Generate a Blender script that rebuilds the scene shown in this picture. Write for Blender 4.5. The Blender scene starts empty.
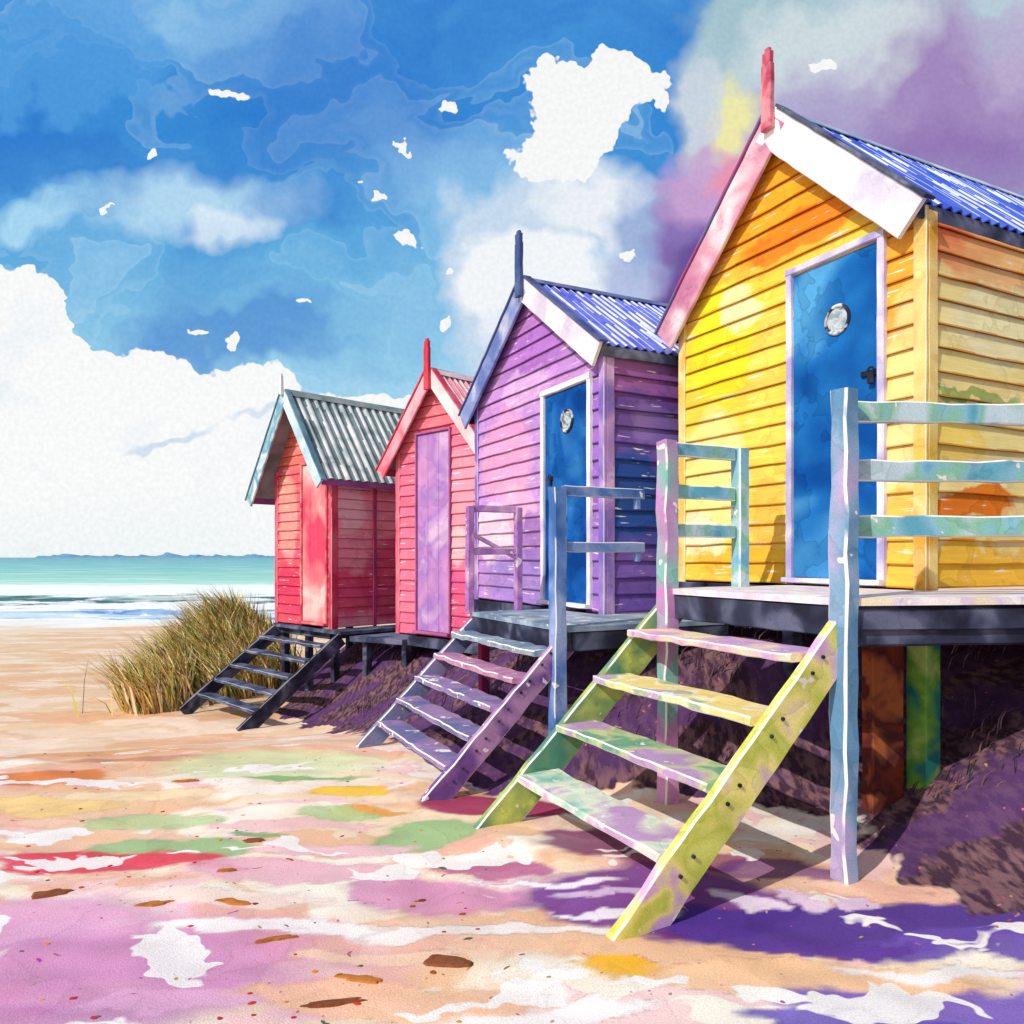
import bpy, bmesh, math, random
from mathutils import Vector, noise
random.seed(7)
sc=bpy.context.scene
sc.view_settings.view_transform='Standard'; sc.view_settings.look='None'; sc.view_settings.exposure=0

def c(r,g,b):
    f=lambda x:(x/255/12.92) if x/255<=.04045 else ((x/255+.055)/1.055)**2.4
    return (f(r),f(g),f(b),1)

# ---------------------------------------------------------------- node helpers
def setin(nt,sock,v):
    if isinstance(v,bpy.types.NodeSocket): nt.links.new(v,sock)
    else: sock.default_value=v
def math_(nt,op,a,b=None,c_=None,clamp=False):
    n=nt.nodes.new('ShaderNodeMath'); n.operation=op; n.use_clamp=clamp
    setin(nt,n.inputs[0],a)
    if b is not None: setin(nt,n.inputs[1],b)
    if c_ is not None: setin(nt,n.inputs[2],c_)
    return n.outputs[0]
def vm(nt,op,a,b=None,scale=None):
    n=nt.nodes.new('ShaderNodeVectorMath'); n.operation=op
    setin(nt,n.inputs[0],a)
    if b is not None: setin(nt,n.inputs[1],b)
    if scale is not None: setin(nt,n.inputs['Scale'],scale)
    return n.outputs['Value'] if op in('LENGTH','DOT_PRODUCT') else n.outputs['Vector']
def noise_(nt,vec,scale,detail=4,rough=.55,dist=0.0,col=False,dim='3D'):
    n=nt.nodes.new('ShaderNodeTexNoise'); n.noise_dimensions=dim; n.inputs['Scale'].default_value=scale
    n.inputs['Detail'].default_value=detail; n.inputs['Roughness'].default_value=rough
    n.inputs['Distortion'].default_value=dist
    nt.links.new(vec,n.inputs['Vector'])
    return n.outputs['Color'] if col else n.outputs['Fac']
def mr(nt,v,a,b,lo=0,hi=1):
    n=nt.nodes.new('ShaderNodeMapRange'); n.clamp=True
    setin(nt,n.inputs[0],v); n.inputs[1].default_value=a; n.inputs[2].default_value=b
    n.inputs[3].default_value=lo; n.inputs[4].default_value=hi
    return n.outputs[0]
def mix(nt,f,a,b,mode='MIX'):
    n=nt.nodes.new('ShaderNodeMix'); n.data_type='RGBA'; n.blend_type=mode; n.clamp_factor=True
    setin(nt,n.inputs[0],f); setin(nt,n.inputs[6],a); setin(nt,n.inputs[7],b)
    return n.outputs[2]
def scalecol(nt,col,f):
    return vm(nt,'SCALE',col,scale=f)
def distort(nt,vec,layers,dim='3D'):
    out=vec
    for sc_,amp in layers:
        n=noise_(nt,vec,sc_,1,.6,col=True,dim=dim)
        d=vm(nt,'SUBTRACT',n,(.5,.5,.5)); d=vm(nt,'SCALE',d,scale=amp)
        out=vm(nt,'ADD',out,d)
    return out
def patches(nt,vec,base,plist,ring=.18):
    col=base
    for p in plist:
        cx,cy,rx,ry,cc=p[:5]; soft=p[5] if len(p)>5 else .1; al=p[6] if len(p)>6 else 1.0
        d=vm(nt,'SUBTRACT',vec,(cx,cy,0)); d=vm(nt,'MULTIPLY',d,(1/rx,1/ry,0)); l=vm(nt,'LENGTH',d)
        m=mr(nt,l,1+soft,1-soft,0,al)
        if soft<.2 and ring>0:
            e=math_(nt,'SUBTRACT',l,.95); e=math_(nt,'ABSOLUTE',e); e=mr(nt,e,.0,.07,ring,0)
            dk=mix(nt,e,cc,tuple(x*.45 for x in cc[:3])+(1,))
            col=mix(nt,m,col,dk)
        else: col=mix(nt,m,col,cc)
    return col

def new_mat(name):
    m=bpy.data.materials.new(name); m.use_nodes=True; nt=m.node_tree
    for n in list(nt.nodes): nt.nodes.remove(n)
    o=nt.nodes.new('ShaderNodeOutputMaterial'); b=nt.nodes.new('ShaderNodeBsdfPrincipled')
    b.inputs['Roughness'].default_value=.95
    b.inputs['Specular IOR Level'].default_value=.04
    nt.links.new(b.outputs[0],o.inputs[0])
    return m,nt,b
def finish(nt,b,col,vec,pig=(.80,1.14),psc=2.5,grain=True,tint=True,bump=0,glaze=.13):
    p=noise_(nt,vec,psc,3,.62); f=mr(nt,p,.3,.7,pig[0],pig[1])
    # glaze: a second wash laid over part of the surface, pigment collected along its rim
    if glaze:
        g1=mr(nt,p,.505,.52,1.0,1-glaze); rim=math_(nt,'SUBTRACT',p,.52); rim=math_(nt,'ABSOLUTE',rim)
        rim=mr(nt,rim,.0,.012,1-glaze*.9,1.0)
        f=math_(nt,'MULTIPLY',f,math_(nt,'MULTIPLY',g1,rim))
    if grain:
        g=noise_(nt,vec,150,0,.5); g2=mr(nt,g,.25,.75,.90,1.08); f=math_(nt,'MULTIPLY',f,g2)
        if bump:
            bp=nt.nodes.new('ShaderNodeBump'); bp.inputs['Strength'].default_value=bump; bp.inputs['Distance'].default_value=.004
            nt.links.new(g,bp.inputs['Height']); nt.links.new(bp.outputs[0],b.inputs['Normal'])
    col=scalecol(nt,col,f)
    if tint:
        a=nt.nodes.new('ShaderNodeAttribute'); a.attribute_name='tint'
        col=mix(nt,1.0,col,a.outputs['Color'],'MULTIPLY')
        wf=math_(nt,'MULTIPLY',a.outputs['Alpha'],mr(nt,p,.40,.45))
        col=mix(nt,wf,col,c(246,243,240))
    nt.links.new(col,b.inputs['Base Color'])

def wash(name,cols,scale=2.2,edge=0,white=.0,tint=True,pig=(.82,1.14),glaze=.13):
    """painted timber with uneven, bleeding coats of colour and bare dry-brush chips"""
    m,nt,b=new_mat(name)
    tc=nt.nodes.new('ShaderNodeTexCoord'); vec=tc.outputs['Object']
    n=noise_(nt,vec,scale,2,.6,dist=.5)
    r=nt.nodes.new('ShaderNodeValToRGB'); nt.links.new(n,r.inputs[0])
    el=r.color_ramp.elements
    k=len(cols); pos=[.38+.24*i/max(1,k-1) for i in range(k)]
    el[0].position=pos[0]; el[0].color=cols[0]
    el[1].position=pos[-1] if k>1 else 1; el[1].color=cols[-1]
    for i in range(1,k-1):
        e=el.new(pos[i]); e.color=cols[i]
    col=r.outputs[0]
    if white:
        w=noise_(nt,vm(nt,'ADD',vec,(7,3,1)),scale*2.2,3,.65); w=mr(nt,w,.68-white,.69-white,0,.92)
        col=mix(nt,w,col,c(246,240,236))
    finish(nt,b,col,vec,tint=tint,pig=pig,glaze=glaze)
    return m
def siding_mat(name,base,plist,amp=.3):
    m,nt,b=new_mat(name)
    uv=nt.nodes.new('ShaderNodeUVMap'); uv.uv_map='UVMap'; vec=uv.outputs[0]
    dv=distort(nt,vec,[(2.2,amp),(11,.07)],'2D')
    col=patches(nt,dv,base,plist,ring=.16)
    s=vm(nt,'MULTIPLY',vec,(1.2,14,1)); st=noise_(nt,s,2.2,2,.6,dim='2D'); st1=mr(nt,st,.3,.7,.92,1.07)
    col=scalecol(nt,col,st1)
    ch=mr(nt,st,.71,.72,0,.8); col=mix(nt,ch,col,c(250,244,236))
    finish(nt,b,col,vec,psc=1.6,pig=(.86,1.12),glaze=.12)
    return m

# ---------------------------------------------------------------- mesh builder
class MB:
    def __init__(s): s.v=[];s.f=[];s.t=[];s.uv=[]
    def face(s,pts,tint=(1,1,1),uv=None):
        i=len(s.v); s.v+= [tuple(p) for p in pts]; s.f.append(tuple(range(i,i+len(pts)))); s.t.append(tint)
        s.uv.append(uv or [(0,0)]*len(pts))
    def faces(s,verts,faces,tint=(1,1,1),tints=None):
        i=len(s.v); s.v+=[tuple(p) for p in verts]
        for q,f in enumerate(faces):
            s.f.append(tuple(i+j for j in f)); s.t.append(tints[q] if tints else tint); s.uv.append([(0,0)]*len(f))
    def beam(s,p0,p1,a,b,seg=None,jit=.003,tint=None,ch=None,wh=0):
        """slightly uneven hand-cut timber from p0 to p1, half-size vectors a and b, worn chamfered edges"""
        p0,p1,a,b=map(Vector,(p0,p1,a,b))
        L=(p1-p0).length
        if seg is None: seg=max(1,min(16,int(L/.10)))
        if tint is None:
            q=random.uniform(.93,1.05); tint=(q,q,q)
        la,lb=a.length,b.length
        if ch is None: ch=min(.006,la*.35,lb*.35)
        ca,cb=1-ch/la,1-ch/lb
        sec=((-ca,-1),(ca,-1),(1,-cb),(1,cb),(ca,1),(-ca,1),(-1,cb),(-1,-cb))
        vs=[];fs=[];ts=[]; ew=tuple(tint[:3])+(wh,)
        for i in range(seg+1):
            p=p0.lerp(p1,i/seg)
            for sa,sb in sec:
                q=p+a*sa+b*sb
                q=q+Vector(noise.noise_vector(q*9))*jit*1.6
                vs.append(q)
        for i in range(seg):
            for j in range(8):
                fs.append((i*8+j,i*8+(j+1)%8,i*8+8+(j+1)%8,i*8+8+j)); ts.append(ew if j%2 else tint)
        fs.append(tuple(range(8))); fs.append(tuple(seg*8+j for j in range(7,-1,-1))); ts+=[tint,tint]
        s.faces(vs,fs,tints=ts)
    def prism(s,poly,z0,z1,tint=(1,1,1)):
        n=len(poly); vs=[(p[0],p[1],z0) for p in poly]+[(p[0],p[1],z1) for p in poly]
        fs=[tuple(range(n)),tuple(range(n,2*n))]+[(i,(i+1)%n,n+(i+1)%n,n+i) for i in range(n)]
        s.faces(vs,fs,tint)
    def cyl(s,p0,p1,r,n=16,tint=(1,1,1)):
        p0,p1=Vector(p0),Vector(p1); d=(p1-p0).normalized()
        a=d.orthogonal().normalized(); b=d.cross(a); vs=[]
        for p in(p0,p1):
            for i in range(n):
                w=2*math.pi*i/n; vs.append(p+(a*math.cos(w)+b*math.sin(w))*r)
        fs=[tuple(range(n)),tuple(range(n,2*n))]+[(i,(i+1)%n,n+(i+1)%n,n+i) for i in range(n)]
        s.faces(vs,fs,tint)
    def ring(s,cn,nrm,R,r,n=28,m=8):
        nrm=Vector(nrm).normalized(); a=nrm.orthogonal().normalized(); b=nrm.cross(a); cn=Vector(cn); vs=[];fs=[]
        for i in range(n):
            w=2*math.pi*i/n; rad=a*math.cos(w)+b*math.sin(w)
            for j in range(m):
                x=2*math.pi*j/m; vs.append(cn+rad*(R+r*math.cos(x))+nrm*r*math.sin(x))
        for i in range(n):
            for j in range(m):
                fs.append((i*m+j,((i+1)%n)*m+j,((i+1)%n)*m+(j+1)%m,i*m+(j+1)%m))
        s.faces(vs,fs)
    def build(s,name,mat,parent=None,bevel=0,recalc=True,smooth=False):
        me=bpy.data.meshes.new(name); me.from_pydata(s.v,[],s.f)
        at=me.attributes.new('tint','FLOAT_COLOR','FACE')
        for i,t in enumerate(s.t): at.data[i].color=(t[0],t[1],t[2],t[3] if len(t)>3 else 0)
        ul=me.uv_layers.new(name='UVMap')
        for poly,uvs in zip(me.polygons,s.uv):
            for li,u in zip(poly.loop_indices,uvs): ul.data[li].uv=u
        if recalc:
            bm=bmesh.new(); bm.from_mesh(me); bmesh.ops.recalc_face_normals(bm,faces=bm.faces); bm.to_mesh(me); bm.free()
        if smooth:
            for p in me.polygons: p.use_smooth=True
        me.materials.append(mat)
        o=bpy.data.objects.new(name,me); sc.collection.objects.link(o)
        if parent: o.parent=parent
        return o
def empty(name,loc=(0,0,0)):
    e=bpy.data.objects.new(name,None); sc.collection.objects.link(e); e.empty_display_size=.2
    return e

# ---------------------------------------------------------------- terrain
R_=Vector((-.449,.893,0)); N_=Vector((.893,.449,0)); OA=Vector((2.46,4.5,0))
def st(x,y):
    dx,dy=x-OA.x,y-OA.y
    return dx*R_.x+dy*R_.y, dx*N_.x+dy*N_.y
def ss(a,b,x):
    t=max(0,min(1,(x-a)/(b-a))); return t*t*(3-2*t)
def lerpt(tab,x):
    if x<=tab[0][0]: return tab[0][1]
    for (a,va),(b,vb) in zip(tab,tab[1:]):
        if x<=b: return va+(vb-va)*(x-a)/(b-a)
    return tab[-1][1]
TOE=[(-1.5,-1.2),(-.5,-1.05),(0,-.75),(.5,-.75),(1.0,-1.2),(1.6,-2.25),(4,-2.35),(6.5,-2.2),(8,-2.5),(10.5,-2.2),(13,-.2),(20,6),(60,50)]
def ground(x,y):
    s,t=st(x,y); d=y-.3*x
    z=-.68*ss(6.3,10.8,d)
    if d>10.8: z-=min(4,(d-10.8)*.03)
    toe=lerpt(TOE,s); bk=ss(toe,toe+2.1,t)
    hB=lerpt([(-1,.8),(0,.95),(2.5,.85),(6,.95),(9,1.05)],s)
    z+=hB*bk
    mound=math.exp(-(((x+4.85)/.85)**2+((y-13.2)/1.0)**2))
    z+=1.0*mound*(1-.6*bk)
    near=max(0,1-math.hypot(x,y-5)/30)
    z+=near*(.035*noise.noise(Vector((x*1.1,y*1.3,0)))+.014*noise.noise(Vector((x*4,y*5,3))))
    return z,bk,mound
def axis(lo,hi,step,far_lo,far_hi):
    a=[lo+step*i for i in range(int((hi-lo)/step)+1)]
    s=step; x=a[-1]
    while x<far_hi: s*=1.16; x+=s; a.append(x)
    s=step; x=a[0]; pre=[]
    while x>far_lo: s*=1.16; x-=s; pre.append(x)
    return pre[::-1]+a
# pools of colour left on the sand, purple ones paint in stair shade: x, y, half-width, half-depth, colour, softness, strength
PL=[(-3.9,6.4,1.5,.35,c(230,168,112),.3,.8),(-3.35,5.25,.6,.22,c(228,128,60),.12,.88),(-2.9,5.9,.6,.12,c(190,120,90),.15,.65),(-4.2,7.4,1.5,.3,c(238,186,140),.3,.7),
(-2.0,6.6,.8,.3,c(228,200,172),.2,.6),
(-1.85,5.7,.8,.42,c(214,226,172),.2,.8),(-1.5,5.3,.40,.07,c(135,185,115),.1,.88),(-1.06,4.95,.26,.13,c(252,200,50),.1,.92),(-.8,4.6,.22,.07,c(240,160,60),.1,.88),
(-2.16,4.45,.42,.15,c(186,208,150),.1,.85),(-1.78,4.0,.46,.16,c(152,192,135),.1,.88),(-1.4,4.25,.2,.05,c(130,172,112),.1,.85),
(-2.15,3.86,.60,.14,c(236,72,98),.10,.94),(-1.55,3.74,.17,.04,c(224,75,62),.08,.88),(-.5,4.2,.36,.23,c(155,194,135),.1,.9),
(-1.0,4.55,.26,.09,c(176,205,142),.1,.8),(-3.0,4.7,.6,.15,c(250,212,140),.12,.85),(-2.4,4.9,.5,.10,c(248,224,180),.12,.8),
(-1.3,4.38,.5,.08,c(246,196,196),.1,.85),(-.9,4.02,.45,.09,c(246,200,208),.1,.85),
(-1.05,3.72,.70,.13,c(240,182,196),.1,.85),(-.38,3.45,.40,.17,c(222,145,185),.12,.85),(.0,3.75,.22,.10,c(180,80,140),.1,.82),(-1.35,3.42,.5,.09,c(253,230,216),.1,.85),
(-1.6,2.85,.95,.40,c(212,138,190),.35,.85),(-2.1,3.25,.5,.18,c(228,165,205),.25,.75),(-1.55,2.52,.5,.10,c(182,105,170),.3,.6),(-1.2,2.6,.35,.08,c(238,180,215),.12,.75),(-.45,2.66,.6,.12,c(251,196,160),.1,.85),
(-1.0,3.16,.45,.06,c(253,246,242),.08,.9),(-.15,3.12,.5,.06,c(253,244,238),.08,.9),(-.5,2.93,.35,.06,c(252,212,182),.08,.85),(.1,2.55,.4,.06,c(253,246,242),.08,.85),
(.42,2.82,.20,.10,c(253,186,45),.1,.95),(1.1,2.76,.6,.15,c(252,202,158),.12,.92),
(.62,3.42,.62,.34,c(120,58,148),.10,.92),(.62,3.14,.2,.05,c(190,60,60),.1,.75),(.22,3.60,.3,.03,c(248,238,242),.1,.95),(.5,3.50,.34,.03,c(230,200,230),.1,.9),(.35,3.30,.3,.025,c(248,238,244),.1,.95),  # purples from here on paint the steps' cast shadows onto the sand
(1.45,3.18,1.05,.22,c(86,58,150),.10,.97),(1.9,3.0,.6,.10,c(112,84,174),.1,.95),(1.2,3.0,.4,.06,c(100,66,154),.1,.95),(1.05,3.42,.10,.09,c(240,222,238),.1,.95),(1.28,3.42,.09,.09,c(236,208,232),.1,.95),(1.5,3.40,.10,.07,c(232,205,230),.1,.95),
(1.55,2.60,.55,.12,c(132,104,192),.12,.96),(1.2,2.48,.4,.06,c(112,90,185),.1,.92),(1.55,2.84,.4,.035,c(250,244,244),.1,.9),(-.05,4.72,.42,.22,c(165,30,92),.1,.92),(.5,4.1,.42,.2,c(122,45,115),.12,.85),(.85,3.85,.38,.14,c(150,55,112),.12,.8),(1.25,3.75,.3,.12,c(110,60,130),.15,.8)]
xs=axis(-6,4.5,.05,-4000,4000); ys=axis(1.5,14,.05,-4000,4000)
def refine(ax,lo,hi,st_):
    out=[a for a in ax if a<lo-1e-6]; q=lo
    while q<hi: out.append(q); q+=st_
    return out+[a for a in ax if a>=hi]
xs=refine(xs,-3.6,2.6,.015); ys=refine(ys,2.4,6.4,.018)
vs=[];bks=[];pcs=[]
for y in ys:
    for x in xs:
        z,bk,mo=ground(x,y); vs.append((x,y,z))
        s,t=st(x,y); toe=lerpt(TOE,s)
        bks.append(max(0,min(1,(t-toe)/1.0+.35)) if s<14 else .2)
        col=(0,0,0); al=0.0
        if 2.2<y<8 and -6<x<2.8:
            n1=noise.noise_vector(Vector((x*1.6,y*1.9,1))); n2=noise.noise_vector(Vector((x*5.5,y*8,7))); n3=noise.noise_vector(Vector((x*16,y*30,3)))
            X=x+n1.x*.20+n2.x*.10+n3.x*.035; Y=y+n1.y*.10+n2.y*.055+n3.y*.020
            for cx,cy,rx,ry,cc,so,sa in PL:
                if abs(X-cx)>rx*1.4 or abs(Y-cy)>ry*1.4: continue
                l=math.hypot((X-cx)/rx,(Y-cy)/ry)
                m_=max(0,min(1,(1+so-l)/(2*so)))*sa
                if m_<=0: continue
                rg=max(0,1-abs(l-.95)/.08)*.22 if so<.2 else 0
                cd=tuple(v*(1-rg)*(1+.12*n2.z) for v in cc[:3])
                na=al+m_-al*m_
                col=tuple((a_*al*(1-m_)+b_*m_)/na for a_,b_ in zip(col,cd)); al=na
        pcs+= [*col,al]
nx=len(xs)
fs=[(j*nx+i,j*nx+i+1,(j+1)*nx+i+1,(j+1)*nx+i) for j in range(len(ys)-1) for i in range(nx-1)]
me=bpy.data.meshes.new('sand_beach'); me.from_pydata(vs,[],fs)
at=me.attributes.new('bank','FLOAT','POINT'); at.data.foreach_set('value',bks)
at=me.attributes.new('pool_shade','FLOAT_COLOR','POINT'); at.data.foreach_set('color',pcs)
me.polygons.foreach_set('use_smooth',[True]*len(me.polygons))
beach=bpy.data.objects.new('sand_beach',me); sc.collection.objects.link(beach)
m,nt,b=new_mat('sand')
tc=nt.nodes.new('ShaderNodeTexCoord'); vec=tc.outputs['Object']
dv=distort(nt,vec,[(1.5,.5),(7,.15)],'2D')
flat=vm(nt,'MULTIPLY',dv,(1,2.4,0))
sepg=nt.nodes.new('ShaderNodeSeparateXYZ'); nt.links.new(vec,sepg.inputs[0]); gy=sepg.outputs[1]
near=mr(nt,gy,5.5,8.5,1,0)
n0=noise_(nt,flat,.8,2,dim='2D')
base=mix(nt,mr(nt,n0,.42,.58),c(253,243,226),c(247,220,186))
base=mix(nt,mr(nt,gy,6,11,0,.85),base,c(236,200,160))
def thr(off,scale,a,bb,col,base,al=1,f=near):
    n=noise_(nt,vm(nt,'ADD',flat,off),scale,3,.55,dim='2D')
    return mix(nt,math_(nt,'MULTIPLY',mr(nt,n,a,bb,0,al),f),base,col)
base=thr((3,9,0),1.0,.54,.56,c(249,206,204),base,.85)
base=thr((13,2,0),.45,.50,.53,c(238,172,128),base,.6,mr(nt,gy,4,60,1,.2))
base=thr((43,22,0),.4,.53,.56,c(251,228,204),base,.75,mr(nt,gy,6,9,0,1))
pa=nt.nodes.new('ShaderNodeAttribute'); pa.attribute_name='pool_shade'
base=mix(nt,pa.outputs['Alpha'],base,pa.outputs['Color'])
# bare paper-white between the strokes
base=thr((5,31,0),1.0,.625,.638,c(253,248,242),base,.9)
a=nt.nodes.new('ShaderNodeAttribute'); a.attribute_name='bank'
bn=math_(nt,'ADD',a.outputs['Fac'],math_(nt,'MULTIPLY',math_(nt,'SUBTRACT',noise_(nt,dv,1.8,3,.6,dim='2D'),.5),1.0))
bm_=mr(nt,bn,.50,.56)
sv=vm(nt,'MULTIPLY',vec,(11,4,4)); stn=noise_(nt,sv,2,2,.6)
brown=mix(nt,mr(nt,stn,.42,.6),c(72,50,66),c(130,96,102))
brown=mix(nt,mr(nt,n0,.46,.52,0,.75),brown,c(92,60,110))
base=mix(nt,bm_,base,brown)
# coloured specks
v=nt.nodes.new('ShaderNodeTexVoronoi'); v.inputs['Scale'].default_value=11; nt.links.new(dv,v.inputs['Vector'])
sp=mr(nt,v.outputs['Distance'],.12,.10); sp=math_(nt,'MULTIPLY',sp,mr(nt,stn,.46,.50))
spc=mix(nt,.65,v.outputs['Color'],c(190,70,50)); base=mix(nt,math_(nt,'MULTIPLY',sp,near),base,spc)
finish(nt,b,base,vec,psc=1.1,tint=False,bump=.4,pig=(.90,1.07),glaze=.06)
me.materials.append(m)

# ---------------------------------------------------------------- sea
me=bpy.data.meshes.new('sea')
SX=[-4000,-1500,-600,-250]+[-120+2*i for i in range(120)]+[150,400,1500,4000]
SY=[26+.4*i for i in range(140)]+[84,90,105,130,180,300,600,1200,2500,4500]
vs=[]
for y in SY:
    for x in SX:
        a_=.26*max(0,math.sin((y+1.2*noise.noise(Vector((x*.06,y*.05,0)))*5)*.5))**6*max(0,1-abs(y-48)/35)
        vs.append((x,y,-1.5+a_))
nx=len(SX)
me.from_pydata(vs,[],[(j*nx+i,j*nx+i+1,(j+1)*nx+i+1,(j+1)*nx+i) for j in range(len(SY)-1) for i in range(nx-1)])
for p in me.polygons: p.use_smooth=True
sea=bpy.data.objects.new('sea',me); sc.collection.objects.link(sea)
m,nt,b=new_mat('sea_water')
tc=nt.nodes.new('ShaderNodeTexCoord'); vec=tc.outputs['Object']
nz=noise_(nt,vm(nt,'MULTIPLY',vec,(.20,.3,0)),1.0,5,.68)
sep=nt.nodes.new('ShaderNodeSeparateXYZ'); nt.links.new(vec,sep.inputs[0])
yy=math_(nt,'ADD',sep.outputs[1],math_(nt,'MULTIPLY',math_(nt,'SUBTRACT',nz,.5),26))
inv=math_(nt,'DIVIDE',30,yy)   # 1 near shore, 0 at the horizon
r=nt.nodes.new('ShaderNodeValToRGB'); nt.links.new(inv,r.inputs[0]); cr=r.color_ramp
stops=[(0,c(105,165,185)),(.10,c(125,192,190)),(.25,c(150,212,196)),(.34,c(180,226,210)),(.38,c(251,252,248)),(.50,c(246,248,244)),(.53,c(70,130,115)),(.58,c(60,105,115)),(.60,c(252,252,252)),(.69,c(250,251,252)),(.72,c(95,145,200)),(.78,c(165,196,224)),(.80,c(252,252,250)),(.90,c(246,240,232)),(1,c(236,212,182))]
cr.elements[0].position=0; cr.elements[0].color=stops[0][1]; cr.elements[1].position=1; cr.elements[1].color=stops[-1][1]
for p,q in stops[1:-1]:
    e=cr.elements.new(p); e.color=q
col=mix(nt,mr(nt,noise_(nt,vm(nt,'MULTIPLY',vec,(.05,.35,0)),1,4),.56,.60,0,.6),r.outputs[0],c(235,246,244))
nt.links.new(col,b.inputs['Base Color']); b.inputs['Roughness'].default_value=.7
me.materials.append(m)
# far low islands
mb=MB(); x=-1900
prof=[]
while x<-650:
    h=6+9*max(0,noise.noise(Vector((x*.012,0,5))))*2.2+12*max(0,noise.noise(Vector((x*.04,3,5))))
    prof.append((x,h)); x+=10
n=len(prof)
vs=[(x,3000,-2) for x,h in prof]+[(x,3000+30,h) for x,h in prof]+[(x,3200,-2) for x,h in prof]
mb.faces(vs,[(i,i+1,n+i+1,n+i) for i in range(n-1)]+[(n+i,n+i+1,2*n+i+1,2*n+i) for i in range(n-1)])
mh,nt,b=new_mat('hill_haze'); b.inputs['Base Color'].default_value=c(110,155,185)
mb.build('distant_hills',mh)

# ---------------------------------------------------------------- frames
def frame(o,r,n):
    o=Vector(o); r=Vector(r); n=Vector(n)
    def P(k,t,z): return o+r*k+n*t+Vector((0,0,z))
    P.r=r; P.n=n
    return P
Z=Vector((0,0,1))
S2=math.sqrt(.5)
PA=frame((2.46,4.5,0),R_,N_)
PB=frame((.79,6.42,0),R_,N_)
PD=frame((-.36,9.3,0),(-S2,S2,0),(S2,S2,0))
PE=frame((-2.62,11.0,0),(-S2,S2,0),(S2,S2,0))

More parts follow.
